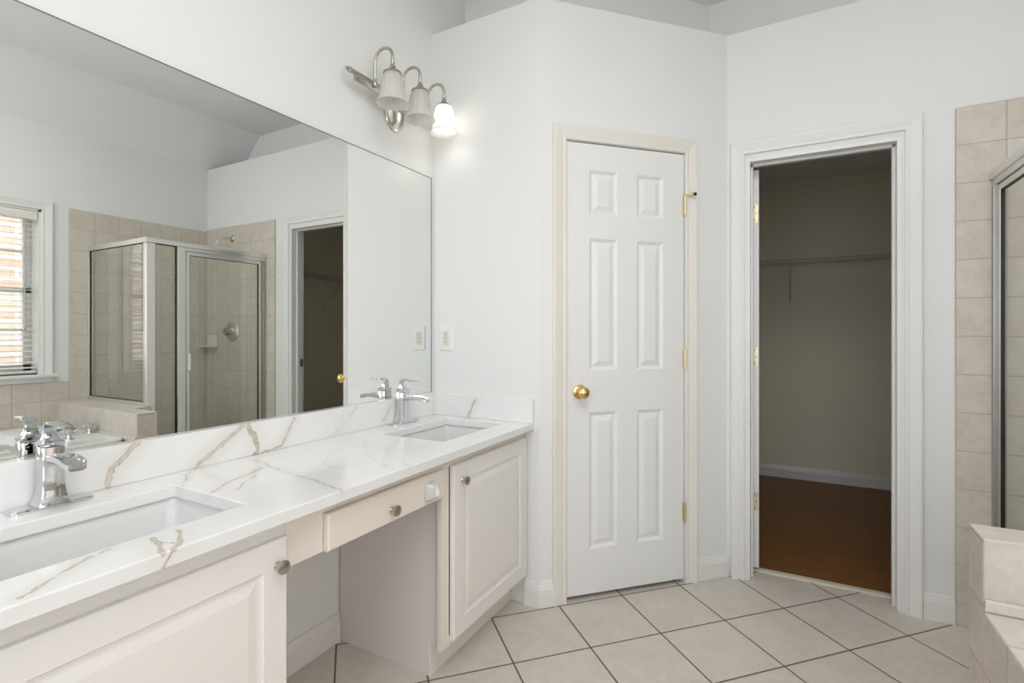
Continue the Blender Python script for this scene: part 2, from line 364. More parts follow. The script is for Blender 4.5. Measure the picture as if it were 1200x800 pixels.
def tag(o, label, cat, group=None):
    o['label'] = label; o['category'] = cat
    if group: o['group'] = group
    return o
def struct(name, g, mat, **k):
    o = mesh(name, g, mat, **k); o['kind'] = 'structure'; return o
def copy_tree(o, parent=None, loc=None):
    c = o.copy(); COL.objects.link(c); c.parent = parent
    if loc is not None: c.location = loc
    for ch in list(o.children): copy_tree(ch, c)
    return c

# ------------------------------------------------------------------ room shell
XL, XR, YF, YB = -0.006, 3.071, 2.708, -1.5       # left wall, window wall, closet wall, wall behind the camera
H1, H2 = 2.655, 3.0                                # wall-top ledge, flat ceiling
Bx, By, Cx, Cy = 0.575, 2.005, 1.262, 2.708        # the two corners of the angled wall
DA = math.atan2(Cy - By, Cx - Bx); DL = math.hypot(Cx - Bx, Cy - By)
T = 0.11

g = G(); g.box(-0.12, 3.3, YB - .1, 2.845, -0.05, 0)
struct('floor', g, M['floor_tile'])
g = G(); g.box(0.9, 3.3, 2.845, 5.0, -0.05, 0.004)
struct('floor_closet', g, M['wood'])
g = G(); g.box(XL - .12, XL, YB, 5.0, 0, 3.1)
struct('wall_left', g, M['wall'])
g = G(); g.box(XL, Bx, By, By + T, 0, H1)
struct('wall_end', g, M['wall'])
# angled wall with the linen closet door (local x runs along the wall, local -y is the room)
D0, D1, DT = 0.129, 0.735, 2.047
g = G(); g.box(0, D0 - .018, 0, T, 0, H1); g.box(D1 + .018, DL, 0, T, 0, H1); g.box(D0 - .018, D1 + .018, 0, T, DT + .018, H1)
struct('wall_angled', g, M['wall'], loc=(Bx, By, 0), rotz=DA)
# closet wall
K0, K1, KT = 1.364, 1.936, 2.017
g = G(); g.box(Cx - .03, K0 - .018, YF, YF + T, 0, H1); g.box(K1 + .018, XR, YF, YF + T, 0, H1); g.box(K0 - .018, K1 + .018, YF, YF + T, KT + .018, H1)
struct('wall_far', g, M['wall'])
# window wall
WY0, WY1, WZ0, WZ1 = 0.50, 1.549, 0.905, 2.055
g = G(); X2 = XR + .19
g.box(XR, X2, YB, -1.15, 0, 3.1); g.box(XR, X2, 0.25, WY0, 0, 3.1); g.box(XR, X2, -1.15, 0.25, 0, .60); g.box(XR, X2, -1.15, 0.25, 2.20, 3.1); g.box(XR, X2, WY1, 5.0, 0, 3.1); g.box(XR, X2, WY0, WY1, 0, WZ0); g.box(XR, X2, WY0, WY1, WZ1, 3.1)
struct('wall_right', g, M['wall'])
# wall behind the camera with a wide unseen window, added to let fill light in
g = G(); g.box(XL, 0.3, YB - .12, YB, 0, 3.1); g.box(2.6, XR, YB - .12, YB, 0, 3.1); g.box(0.3, 2.6, YB - .12, YB, 0, .9); g.box(0.3, 2.6, YB - .12, YB, 2.4, 3.1)
struct('wall_behind', g, M['wall'])
g = G(); g.box(0.3, 2.6, YB - .07, YB - .064, .9, 2.4, 1)
for a in (0.3, 1.04, 1.81, 2.55): g.box(a, a + .05, YB - .10, YB - .03, .9, 2.4)
g.box(.3, 2.6, YB - .10, YB - .03, .9, .95); g.box(.3, 2.6, YB - .10, YB - .03, 2.35, 2.4)
struct('added_window_rear', g, [M['trim'], M['window_glass']])
g = G(); g.box(XR + .12, XR + .126, -1.15, .25, .60, 2.20, 1)
for a in (-1.15, -.475, .20): g.box(XR + .10, XR + .16, a, a + .05, .60, 2.20)
for a in (.60, 1.38, 2.15): g.box(XR + .10, XR + .16, -1.15, .25, a, a + .05)
struct('added_window_side', g, [M['trim'], M['window_glass']])  # made-up window out of view, added for the side fill light
# ledges on top of the walls and the upper walls set back behind them
LD = 0.285; k = LD * math.tan((DA) / 2)
def offs(d):   # the three-piece wall line set back by d
    dx, dy = math.cos(DA), math.sin(DA); nx, ny = -dy, dx
    p = (Bx + nx * d, By + ny * d)
    s1 = (By + d - p[1]) / dy; s2 = (YF + d - p[1]) / dy
    return (p[0] + dx * s1, By + d), (p[0] + dx * s2, YF + d)
f0, f1 = offs(T); b0, b1 = offs(LD); c0, c1 = offs(LD + .1)
g = G(); g.prism([(XL, f0[1]), f0, f1, (XR, f1[1]), (XR, c1[1]), c1, c0, (XL, c0[1])], H1 - .05, H1)
struct('trim_1', g, M['wall'])
g = G(); g.prism([(XL, b0[1]), b0, b1, (XR, b1[1]), (XR, c1[1]), c1, c0, (XL, c0[1])], H1, 3.1)
struct('wall_upper', g, M['ceiling'])
g = G(); g.box(XL, XR, YB, c1[1], H2, 3.1)
struct('ceiling', g, M['ceiling'])
g = G(); g.prism([(XR, H1), (XR - .335, H2), (XR, H2)], YB, c1[1], 'y')
struct('ceiling_slope_right', g, M['ceiling'])
# walk-in closet shell
g = G(); g.box(1.04, 1.12, YF + T, 4.76, 0, 2.43); struct('wall_closet_left', g, M['closet_wall'])
g = G(); g.box(1.04, 2.84, 4.76, 4.86, 0, 2.43); struct('wall_closet_back', g, M['closet_wall'])
g = G(); g.box(2.76, 2.84, YF + T, 4.76, 0, 2.43); struct('wall_closet_right', g, M['closet_wall'])
g = G(); g.box(1.04, 2.84, YF + T, 4.86, 2.43, 2.50); struct('ceiling_closet', g, M['ceiling'])

# the small linen closet behind the angled wall
q = offs(T); yl = q[0][1] + (1.04 - q[0][0]) * math.tan(DA)
g = G(); g.prism([(XL, q[0][1] + .001), (q[0][0], q[0][1] + .001), (1.039, yl + .001), (1.039, 3.3), (XL, 3.3)], 2.43, 2.50); struct('ceiling_linen', g, M['ceiling'])
g = G(); g.box(XL, 1.039, 3.3, 3.4, 0, 2.5); struct('wall_linen_back', g, M['wall'])
g = G(); g.box(XL, 1.039, 2.846, 3.3, -.05, 0); struct('floor_linen', g, M['floor_tile'])

# baseboards: ogee-topped board
def baseboard(name, p0, p1, mat='trim', h=0.108, th=0.013):
    """p0 -> p1 in plan, the room on the right-hand side"""
    p0 = Vector((p0[0], p0[1], 0)); p1 = Vector((p1[0], p1[1], 0)); d = (p1 - p0).normalized(); n = Vector((d.y, -d.x, 0))
    prof = [(0, 0), (th, 0), (th, h * .70), (th * .8, h * .76), (th * .78, h * .80), (th * .5, h * .90), (th * .42, h * .96), (th * .3, h), (0, h)]
    g = G(); g.loft([[p + n * a + Vector((0, 0, z)) for a, z in prof] for p in (p0, p1)])
    return struct(name, g, M[mat])
dv = Vector((math.cos(DA), math.sin(DA)))
def dp(s): return (Bx + dv.x * s, By + dv.y * s)
baseboard('baseboard_end', (0.507, By), (Bx + .006, By))
baseboard('baseboard_angled', dp(-.004), dp(0.063))
baseboard('baseboard_angled', dp(0.806), dp(DL - .003))
baseboard('baseboard_far', (2.024, YF), (2.127, YF))
baseboard('baseboard_left', (XL, 0.765), (XL, 1.414))
baseboard('baseboard_closet', (1.12, 4.76), (2.76, 4.76), h=.10)
baseboard('baseboard_closet', (2.76, 4.76), (2.76, YF + T), h=.10)
baseboard('baseboard_closet', (1.12, 3.5), (1.12, 4.76), h=.10)

# mitred door casing round an opening, local coordinates (room side is -y)
def casing_geo(g, x0, x1, z1, w, z0=0.0, closed=False):
    prof = [(0, 0), (0, .009), (.004, .0115), (.012, .0115), (.016, .0095), (w * .45, .013), (w * .72, .017), (w * .8, .0185), (w * .93, .0185), (w * .97, .015), (w, .013), (w, 0)]
    rings = []
    for t, h in prof:
        if closed: rings.append([(x0 - t, -h, z0 - t), (x0 - t, -h, z1 + t), (x1 + t, -h, z1 + t), (x1 + t, -h, z0 - t)])
        else: rings.append([(x0 - t, -h, z0), (x0 - t, -h, z1 + t), (x1 + t, -h, z1 + t), (x1 + t, -h, z0)])
    g.loft(rings, False, False, closed)
    if not closed:
        for i in (0, 3):
            g.face([r[i] for r in rings])
    return g
def door_slab(w, h, th, mold=True):
    """six-panel moulded slab: x 0..w, front face y=0, back face y=th"""
    g = G(); xs = [0, .111, .252, .354, .492, w]; k = h / 2.022
    xs = [0, .183 * w, .416 * w, .584 * w, .814 * w, w]
    zs = [0, .201 * k, .814 * k, 1.003 * k, 1.597 * k, 1.706 * k, 1.905 * k, h]
    for y, sg in ((0, 1), (th, -1)):
        for i in range(5):
            for j in range(7):
                a, b, c, d = xs[i], xs[i + 1], zs[j], zs[j + 1]
                if i in (1, 3) and j in (1, 3, 5):
                    rings = []
                    for ins, dep in ((0, 0), (.006, .0035), (.013, .0085), (.019, .0085), (.040, .002), (.043, .0018)):
                        yy = y + sg * dep
                        rings.append([(a + ins, yy, c + ins), (b - ins, yy, c + ins), (b - ins, yy, d - ins), (a + ins, yy, d - ins)])
                    g.loft(rings, False, True)
                else: g.face([(a, y, c), (b, y, c), (b, y, d), (a, y, d)])
    for i in range(5):
        for z in (0, h): g.face([(xs[i], 0, z), (xs[i + 1], 0, z), (xs[i + 1], th, z), (xs[i], th, z)])
    for j in range(7):
        for x in (0, w): g.face([(x, 0, zs[j]), (x, 0, zs[j + 1]), (x, th, zs[j + 1]), (x, th, zs[j])])
    return g
def knob_geo(c, d, r=.027, rose=.033):
    g = G()
    g.lathe([(rose * .98, 0), (rose, .003), (rose * .93, .008), (rose * .6, .011), (.012, .013), (.0115, .026), (.014, .031), (r * .8, .036), (r, .046), (r * .98, .055), (r * .8, .062), (r * .45, .0665), (.0005, .068)], c, d, 32)
    return g

# door_1: the closed six-panel door in the angled wall
door1 = thing('door_1', None, None, (Bx, By, 0), DA); door1['kind'] = 'structure'
g = casing_geo(G(), D0 - .002, D1 + .004, DT + .004, .066); mesh('casing', g, M['ivory_trim'], door1, smooth=False)
g = G(); g.box(D0 - .018, D0 - .003, -.001, T, 0, DT + .016); g.box(D1 + .003, D1 + .018, -.001, T, 0, DT + .016); g.box(D0 - .003, D1 + .003, -.001, T, DT + .002, DT + .016)
g.box(D0 - .003, D0 + .010, .040, .052, 0, DT + .002); g.box(D1 - .010, D1 + .003, .040, .052, 0, DT + .002); g.box(D0, D1, .040, .052, DT - .010, DT + .002)
mesh('jamb', g, M['trim'], door1, bevel=.001)
g = door_slab(D1 - D0 - .002, DT - .022 - .003, .035)
bmesh.ops.translate(g.bm, verts=g.bm.verts, vec=(D0 + .001, 0.001, .022))
slab1 = mesh('door_slab', g, M['door'], door1)
mesh('knob', knob_geo((.191, .001, .931), (0, -1, 0)), M['brass'], slab1, smooth=True)
for z in (1.80, 1.072, .34):
    g = G()
    for i in range(5): g.lathe([(.0062, -.044 + i * .0178), (.0062, -.044 + i * .0178 + .0168)], (D1 + .002, -.0075, z), (0, 0, 1), 14)
    g.lathe([(.0045, -.047), (.0045, .047)], (D1 + .002, -.0075, z), (0, 0, 1), 12)
    g.lathe([(.0055, .045), (.0060, .048), (.0030, .052)], (D1 + .002, -.0075, z), (0, 0, 1), 14)
    g.lathe([(.0030, -.052), (.0060, -.048), (.0055, -.045)], (D1 + .002, -.0075, z), (0, 0, 1), 14)
    g.box(D1 - .008, D1 + .012, -.0015, .0005, z - .044, z + .044)
    hg = mesh('hinge', g, M['brass_pale'], door1, smooth=True)
    if z == 1.80:
        s = G(); s.lathe([(.0075, 0), (.0075, .006)], (D1 + .002, -.0075, z + .047), (0, 0, 1), 14)
        s.tube([(D1 + .002, -.0075, z + .050), (D1 + .016, -.020, z + .050), (D1 + .030, -.034, z + .050)], .0035, 10)
        s.lathe([(.0085, 0), (.0085, .010), (.006, .013)], (D1 + .022, -.026, z + .050), (.7, -.7, 0), 14)
        st = mesh('hinge_stop', s, M['brass'], hg, smooth=True)
        s = G(); s.lathe([(.004, 0), (.0075, .002), (.0075, .012), (.004, .014)], (D1 + .030, -.034, z + .050), (.7, -.7, 0), 14)
        r_ = mesh('rubber_tip', s, M['dark'], st, smooth=True); r_['label'] = 'black rubber tip'

# door_2: the open door of the walk-in closet
door2 = thing('door_2', None, None, (0, YF, 0), 0); door2['kind'] = 'structure'
g = casing_geo(G(), K0 - .024, K1 + .026, KT + .038, .061); mesh('casing', g, M['trim'], door2)
g = G()
for (a, b, c, d) in ((K0 - .018, K0, 0, KT + .018), (K1, K1 + .018, 0, KT + .018)): g.box(a, b, -.001, T + .001, c, d)
g.box(K0, K1, -.001, T + .001, KT, KT + .018)
g.box(K0, K0 + .011, .045, .072, 0, KT); g.box(K1 - .011, K1, .045, .072, 0, KT); g.box(K0, K1, .045, .072, KT - .011, KT)
mesh('jamb', g, M['trim'], door2, bevel=.0015)
s = G(); s.box(K1 - .0025, K1, .078, .104, .92, .982); mesh('strike_plate', s, M['steel_dark'], door2)
g = door_slab(.568, 1.985, .033)
R = Matrix.Rotation(math.radians(97), 4, 'Z')
bmesh.ops.translate(g.bm, verts=g.bm.verts, vec=(0.0, 0.0, 0.022))
# hinge edge faces the room; the slab swings into the closet
bmesh.ops.transform(g.bm, matrix=Matrix.Translation((K0 + .033, T + .006, 0)) @ R, verts=g.bm.verts)
slab2 = mesh('door_slab', g, M['door'], door2)
for z in (1.79, 1.075, .352):
    g = G(); g.box(K0 + .001, K0 + .029, T + .0035, T + .0068, z - .045, z + .045)
    for i in range(5): g.lathe([(.0055, -.044 + i * .0178), (.0055, -.044 + i * .0178 + .0168)], (K0 - .001, T + .007, z), (0, 0, 1), 12)
    hg = mesh('hinge', g, M['brass_pale'], door2, bevel=.0006)
    for dx, dz in ((.012, .033), (.020, 0), (.012, -.033)):
        s = G(); s.lathe([(.0036, 0), (.003, .0012)], (K0 + .002 + dx, T + .0036, z + dz), (0, -1, 0), 12); mesh('screw', s, M['steel_dark'], hg)
g = G(); g.prism([(2.825 - YF, 0), (2.825 - YF, .006), (2.831 - YF, .010), (2.858 - YF, .010), (2.866 - YF, .006), (2.866 - YF, .004)], K0 + .001, K1 - .001, 'x')
mesh('threshold_strip', g, M['strip'], door2)
# the threshold sits at the room edge of the wood floor
# shower tile on the closet wall and window wall, tub splash tile
g = G(); g.box(2.128, XR - .001, YF - .009, YF, 0, 2.113)
struct('wall_tile_far', g, M['tile_xz'], bevel=.003)
g = G(); g.box(XR - .009, XR, 1.703, YF - .009, 0, 2.100); g.box(XR - .009, XR, -.2, 1.703, .30, .845)
struct('wall_tile_right', g, M['tile_yz'], bevel=.003)

# ------------------------------------------------------------------ window_1 above the tub
win = thing('window_1', None, None, (XR, (WY0 + WY1) / 2, WZ0)); win['kind'] = 'structure'
wo = (XR, (WY0 + WY1) / 2, WZ0)
g = G(); casing_geo(g, -WY1, -WY0, WZ1, .062, WZ0)          # local x = -y of the room, local -y = -x
bmesh.ops.transform(g.bm, matrix=Matrix.Translation((XR, 0, 0)) @ Matrix.Rotation(-math.pi / 2, 4, 'Z'), verts=g.bm.verts)
mesh('window_casing', g, M['trim'], win, world_of=wo)
g = G(); g.box(XR - .045, XR + .10, WY0 - .08, WY1 + .08, WZ0 - .022, WZ0); g.box(XR - .014, XR, WY0 - .062, WY1 + .062, WZ0 - .058, WZ0 - .022)
mesh('window_sill', g, M['trim'], win, world_of=wo, bevel=.004)
g = G(); a = .016
g.box(XR, X2, WY1 - a, WY1, WZ0, WZ1); g.box(XR, X2, WY0, WY0 + a, WZ0, WZ1); g.box(XR, X2, WY0, WY1, WZ1 - a, WZ1); g.box(XR + .1, X2, WY0, WY1, WZ0, WZ0 + a)
mesh('window_jamb', g, M['trim'], win, world_of=wo)
g = G(); x0, x1 = X2 - .075, X2 - .035; ya, yb, za, zb = WY0 + a, WY1 - a, WZ0 + a, WZ1 - a
g.box(x0, x1, ya, ya + .045, za, zb); g.box(x0, x1, yb - .045, yb, za, zb); g.box(x0, x1, ya, yb, za, za + .05); g.box(x0, x1, ya, yb, zb - .045, zb)
g.box(x0, x1, ya, yb, 1.475, 1.51)
for z in (1.215, 1.765): g.box(x0 + .01, x1 - .01, ya, yb, z - .009, z + .009)
for y in (ya + .36, ya + .70): g.box(x0 + .01, x1 - .01, y - .009, y + .009, za, zb)
fr = mesh('sash_frame', g, M['trim'], win, world_of=wo, bevel=.002)
g = G(); g.box(X2 - .058, X2 - .053, ya + .02, yb - .02, za + .02, zb - .02); mesh('pane', g, M['window_glass'], fr, world_of=wo)

bo = (XR + .04, (WY0 + WY1) / 2, WZ1 - .06)
bl = thing('window_blind', 'white slatted blind hanging in the window beside the tub, slats open', 'blind', bo)
g = G(); ys, ye = ya + .006, yb - .006
g.box(XR + .012, XR + .062, ys, ye, WZ1 - a - .04, WZ1 - a - .002); mesh('head_rail', g, M['slat'], bl, world_of=bo)
g = G(); g.prism([(XR - .004, WZ1 - .075), (XR + .006, WZ1 - .079), (XR + .006, WZ1 - a - .003), (XR + .001, WZ1 - a - .003), (XR - .004, WZ1 - .03)], ys, ye, 'y'); mesh('valance', g, M['ivory_trim'], bl, world_of=bo)
g = G(); z = WZ0 + .045; tilt = math.radians(7)
while z < WZ1 - .08:
    ca, sa = math.cos(tilt) * .024, math.sin(tilt) * .024; cx = XR + .038
    g.prism([(cx - ca, z - sa), (cx, z + .0012), (cx + ca, z + sa), (cx + ca, z + sa + .0026), (cx, z + .0042), (cx - ca, z - sa + .0026)], ys, ye, 'y')
    z += .0385
mesh('slats', g, M['slat'], bl, world_of=bo)
g = G(); g.box(XR + .014, XR + .062, ys, ye, WZ0 + .008, WZ0 + .026); mesh('bottom_rail', g, M['slat'], bl, world_of=bo, bevel=.003)
g = G()
for y in (1.41, 1.03, .63):
    for x in (XR + .013, XR + .063): g.tube([(x, y, WZ0 + .02), (x, y, WZ1 - .06)], .0009, 6)
mesh('ladder_cord', g, M['slat'], bl, world_of=bo)
g = G(); g.tube([(XR + .004, 1.462, WZ1 - .08), (XR + .003, 1.464, 1.24)], .0042, 8); g.lathe([(.003, 0), (.006, .01), (.006, .03), (.004, .035)], (XR + .003, 1.464, 1.205), (0, 0, 1), 10)
w_ = mesh('tilt_wand', g, M['aluminium_dark'], bl, world_of=bo, smooth=True)

# outside the window
g = G(); g.box(3.3, 40, -30, 40, -3.1, -3.0); struct('ground_outside', g, M['lawn'])
g = G(); g.box(8.0, 14.0, -6.0, 16.0, -3.0, 6.0)
for y in (-3.5, -0.6, 6.7, 10.8):
    g.box(7.95, 8.0, y, y + 1.1, 0.2, 2.0, 1); g.box(7.93, 7.97, y + .08, y + 1.02, .28, 1.92, 2)
g.prism([(7.6, 6.0), (11, 8.4), (14.4, 6.0)], -6.4, 16.4, 'y', 3)
o = mesh('neighbour_house', g, [M['brick'], M['trim'], M['slot'], M['steel_dark']]); tag(o, 'brick house seen through the blind outside the window', 'house')

# ------------------------------------------------------------------ vanity
FX = 0.507                                   # face-frame plane; doors stand 18 mm proud of it
CT, CB = 0.80, 0.770
CK = CB - .0012                                # cabinet tops                         # countertop top and underside
def raised_door(x, y0, y1, z0, z1, fw=.088, th=.018):
    """raised-panel cabinet front facing +x"""
    g = G()
    rings = []
    for ins, dx in ((0, 0), (0, th - .004), (.004, th), (fw - .028, th), (fw - .025, th - .003), (fw - .018, th - .0045), (fw - .012, th - .0045), (fw + .004, th - .0015), (fw + .008, th - .0008)):
        rings.append([(x + dx, y0 + ins, z0 + ins), (x + dx, y1 - ins, z0 + ins), (x + dx, y1 - ins, z1 - ins), (x + dx, y0 + ins, z1 - ins)])
    return g.loft(rings)
def cab_knob(name, y, z, parent, wo, x=FX + .018):
    g = G(); g.lathe([(.0075, 0), (.0085, .001), (.0070, .004), (.0052, .007), (.0052, .014), (.0095, .0175), (.0150, .0195), (.0160, .0225), (.0150, .0260), (.0100, .0282), (.0005, .0290)], (x, y, z), (1, 0, 0), 28)
    return mesh(name, g, M['nickel'], parent, world_of=wo, smooth=True)

# far cabinet, single door
wo = (.25, 1.70, 0)
cab2 = thing('vanity_cabinet', 'white single-door vanity cabinet at the far end against the end wall', 'cabinet', wo)
g = G(); SY = 1.418
g.prism([(0.0, 0), (.4235, 0), (.4235, .118), (FX - .0195, .118), (FX - .0195, CK), (0.0, CK)], SY, SY + .016, 'y')
mesh('side_panel', g, M['cabinet_side'], cab2, world_of=wo)
g = G(); g.box(0.0, FX - .02, SY + .016, 1.985, .118, .134); g.box(0.0, .012, SY + .016, 1.985, .134, CK); g.box(0.0, FX - .02, 1.972, 1.985, .118, CK)
mesh('carcass', g, M['cabinet'], cab2, world_of=wo)
g = G(); g.box(FX - .019, FX, 1.392, 1.432, .118, CK); g.box(FX - .019, FX, 1.975, 2.000, .118, CK); g.box(FX - .019, FX, 1.432, 1.975, .118, .150); g.box(FX - .019, FX, 1.432, 1.975, .735, CK)
mesh('face_frame', g, M['cabinet_rail'], cab2, world_of=wo, bevel=.0012)
g = G(); g.box(.424, .438, SY - .001, 2.000, 0, .1175); mesh('toe_kick', g, M['ivory_trim'], cab2, world_of=wo, bevel=.001)
d = mesh('door', raised_door(FX + .0005, 1.437, 1.987, .137, .738), M['cabinet'], cab2, world_of=wo)
cab_knob('knob', 1.487, .678, d, wo)

# near cabinet, pair of doors
wo = (.25, .25, 0)
cab1 = thing('vanity_cabinet', 'white vanity cabinet under the near sink, knob at its upper right corner', 'cabinet', wo)
for y in (.745, -.29):
    g = G(); g.prism([(0.0, 0), (.4235, 0), (.4235, .118), (FX - .0195, .118), (FX - .0195, CK), (0.0, CK)], y, y + .016, 'y')
    mesh('side_panel', g, M['cabinet_side'], cab1, world_of=wo)
g = G(); g.box(0.0, FX - .02, -.274, .745, .118, .134); g.box(0.0, .012, -.274, .745, .134, CK)
mesh('carcass', g, M['cabinet'], cab1, world_of=wo)
g = G(); g.box(FX - .019, FX, .742, .786, .118, CK); g.box(FX - .019, FX, -.30, -.26, .118, CK); g.box(FX - .019, FX, -.26, .742, .118, .150); g.box(FX - .019, FX, -.26, .742, .725, CK)
mesh('face_frame', g, M['cabinet'], cab1, world_of=wo, bevel=.0012)
g = G(); g.box(.424, .438, -.274, .745, 0, .118); mesh('toe_kick', g, M['ivory_trim'], cab1, world_of=wo)
d = mesh('door', raised_door(FX + .0005, .262, .779, .137, .728), M['cabinet'], cab1, world_of=wo)
cab_knob('knob', .752, .672, d, wo)
d = mesh('door', raised_door(FX + .0005, -.262, .256, .137, .728), M['cabinet'], cab1, world_of=wo)
cab_knob('knob', -.235, .672, d, wo)

# drawer unit bridging the knee space
wo = (.40, 1.09, .645)
dr = thing('vanity_drawer_unit', 'cream drawer unit bridging the open knee space between the two vanity cabinets', 'drawer', wo)
g = G(); g.box(FX - .019, FX, .7865, .896, .645, CK); g.box(FX - .019, FX, 1.300, 1.3915, .645, CK); g.box(FX - .019, FX, .896, 1.300, .741, CK)
mesh('apron_rail', g, M['cabinet_rail'], dr, world_of=wo, bevel=.001)
g = G(); g.box(.10, FX - .019, .90, .912, .655, .74); g.box(.10, FX - .019, 1.278, 1.290, .655, .74); g.box(.10, FX - .019, .912, 1.278, .655, .661); g.box(.10, .112, .912, 1.278, .661, .74)
mesh('drawer_box', g, M['cabinet'], dr, world_of=wo)
g = G(); rings = []
for ins, dx in ((0, -.012), (0, .014), (.004, .018), (.5, .018)):
    if ins == .5: continue
    rings.append([(FX + dx, .897 + ins, .6455 + ins), (FX + dx, 1.386 - ins, .6455 + ins), (FX + dx, 1.386 - ins, .7405 - ins), (FX + dx, .897 + ins, .7405 - ins)])
rings[0] = [(FX + .0005, p[1], p[2]) for p in rings[0]]
g.loft(rings)
d = mesh('drawer_front', g, M['cabinet_rail'], dr, world_of=wo)
cab_knob('knob', 1.125, .684, d, wo)
# child-proof catch on the drawer front
g = G(); y, z, x = 1.300, .690, FX + .0185
g.loft([rrect(0, 0, .050, .058, .010, 0), rrect(0, 0, .048, .056, .010, .012), rrect(.004, 0, .034, .044, .010, .026), rrect(.006, 0, .026, .034, .009, .030)])
bmesh.ops.transform(g.bm, matrix=Matrix.Translation((x, y, z)) @ Matrix.Rotation(math.pi / 2, 4, 'Y') @ Matrix.Rotation(math.pi / 2, 4, 'Z'), verts=g.bm.verts)
lk = thing('cabinet_catch', 'small grey plastic child-safety catch stuck on the drawer front by the far cabinet', 'child lock', (x, y, z - .028))
mesh('catch_body', g, M['clear_plastic'], lk, world_of=(x, y, z - .028), smooth=True)
g = G(); g.lathe([(.0125, 0), (.0135, .002), (.0120, .004), (.0085, .0045), (.008, .002)], (x + .0285, y + .004, z), (1, 0, 0), 20)
for v in g.bm.verts: v.co.y = y + .004 + (v.co.y - y - .004) * .75; v.co.z = z + (v.co.z - z) * 1.25
mesh('release_ring', g, M['white_plastic'], lk, world_of=(x, y, z - .028), smooth=True)

# countertop with two rectangular cut-outs
S1, S2 = (.288, .738), (1.500, 1.925); SX0, SX1 = .140, .436
xs = [XL + .0005, SX0, SX1, .552]; ys = [-.36, S1[0], S1[1], S2[0], S2[1], By - .0005]
g = G()
def hole(i, j): return i == 1 and j in (1, 3)
for z in (CT, CB):
    for i in range(3):
        for j in range(5):
            if not hole(i, j): g.face([(xs[i], ys[j], z), (xs[i + 1], ys[j], z), (xs[i + 1], ys[j + 1], z), (xs[i], ys[j + 1], z)])
def wallq(a, b): g.face([(a[0], a[1], CB), (b[0], b[1], CB), (b[0], b[1], CT), (a[0], a[1], CT)])
for i in range(3):
    wallq((xs[i], ys[0]), (xs[i + 1], ys[0])); wallq((xs[i], ys[5]), (xs[i + 1], ys[5]))
for j in range(5):
    wallq((xs[0], ys[j]), (xs[0], ys[j + 1])); wallq((xs[3], ys[j]), (xs[3], ys[j + 1]))
for j in (1, 3):
    wallq((xs[1], ys[j]), (xs[1], ys[j + 1])); wallq((xs[2], ys[j]), (xs[2], ys[j + 1])); wallq((xs[1], ys[j]), (xs[2], ys[j])); wallq((xs[1], ys[j + 1]), (xs[2], ys[j + 1]))
ct = mesh('countertop', g, M['quartz'], bevel=.0025)
tag(ct, 'long white quartz countertop with golden-brown veins and two sink cut-outs', 'countertop')
g = G(); g.box(XL + .0005, .018, -.36, By - .0205, CT + .0003, .905)
o = mesh('backsplash', g, M['quartz'], bevel=.0015); tag(o, 'long veined quartz backsplash strip under the mirror', 'backsplash')
g = G(); g.box(XL + .0005, .552, By - .020, By - .0005, CT + .0003, .905)
o = mesh('backsplash', g, M['quartz'], bevel=.0015); tag(o, 'short quartz side splash against the end wall below the outlet', 'backsplash')

# undermount sinks (local origin: centre of the rim underside of the counter)
def make_sink(label, loc, w, d):
    s = thing('undermount_sink', label, 'sink', loc)
    g = G(); o_ = [rrect(0, 0, w + .05, d + .05, .03, -.0005), rrect(0, 0, w + .02, d + .02, .022, -.0005)]
    inner = [rrect(0, 0, w + .016, d + .016, .022, -.003), rrect(0, 0, w + .006, d + .004, .026, -.03), rrect(0, 0, w - .03, d - .03, .034, -.115), rrect(0, 0, w - .06, d - .06, .045, -.137), rrect(0, 0, w - .14, d - .16, .06, -.145), rrect(0, 0, .05, .05, .0249, -.150)]
    outer = [rrect(0, 0, .05, .05, .0249, -.162), rrect(0, 0, w - .02, d - .02, .04, -.155), rrect(0, 0, w + .03, d + .03, .035, -.02), rrect(0, 0, w + .05, d + .05, .03, -.015)]
    g.loft(o_ + inner + outer + [o_[0]], False, False)
    b = mesh('basin', g, M['ceramic'], s, smooth=True)
    g = G(); g.lathe([(.0245, -.012), (.0245, .001), (.021, .0025), (.018, .001), (.0175, -.004), (.0005, -.004)], (0, 0, -.1495), (0, 0, 1), 24)
    mesh('drain', g, M['chrome'], s, smooth=True)
    return s
make_sink('white rectangular undermount sink set in the near half of the countertop', ((SX0 + SX1) / 2, sum(S1) / 2, CB), SX1 - SX0, S1[1] - S1[0])
make_sink('white rectangular undermount sink set in the far end of the countertop', ((SX0 + SX1) / 2, sum(S2) / 2, CB), SX1 - SX0, S2[1] - S2[0])

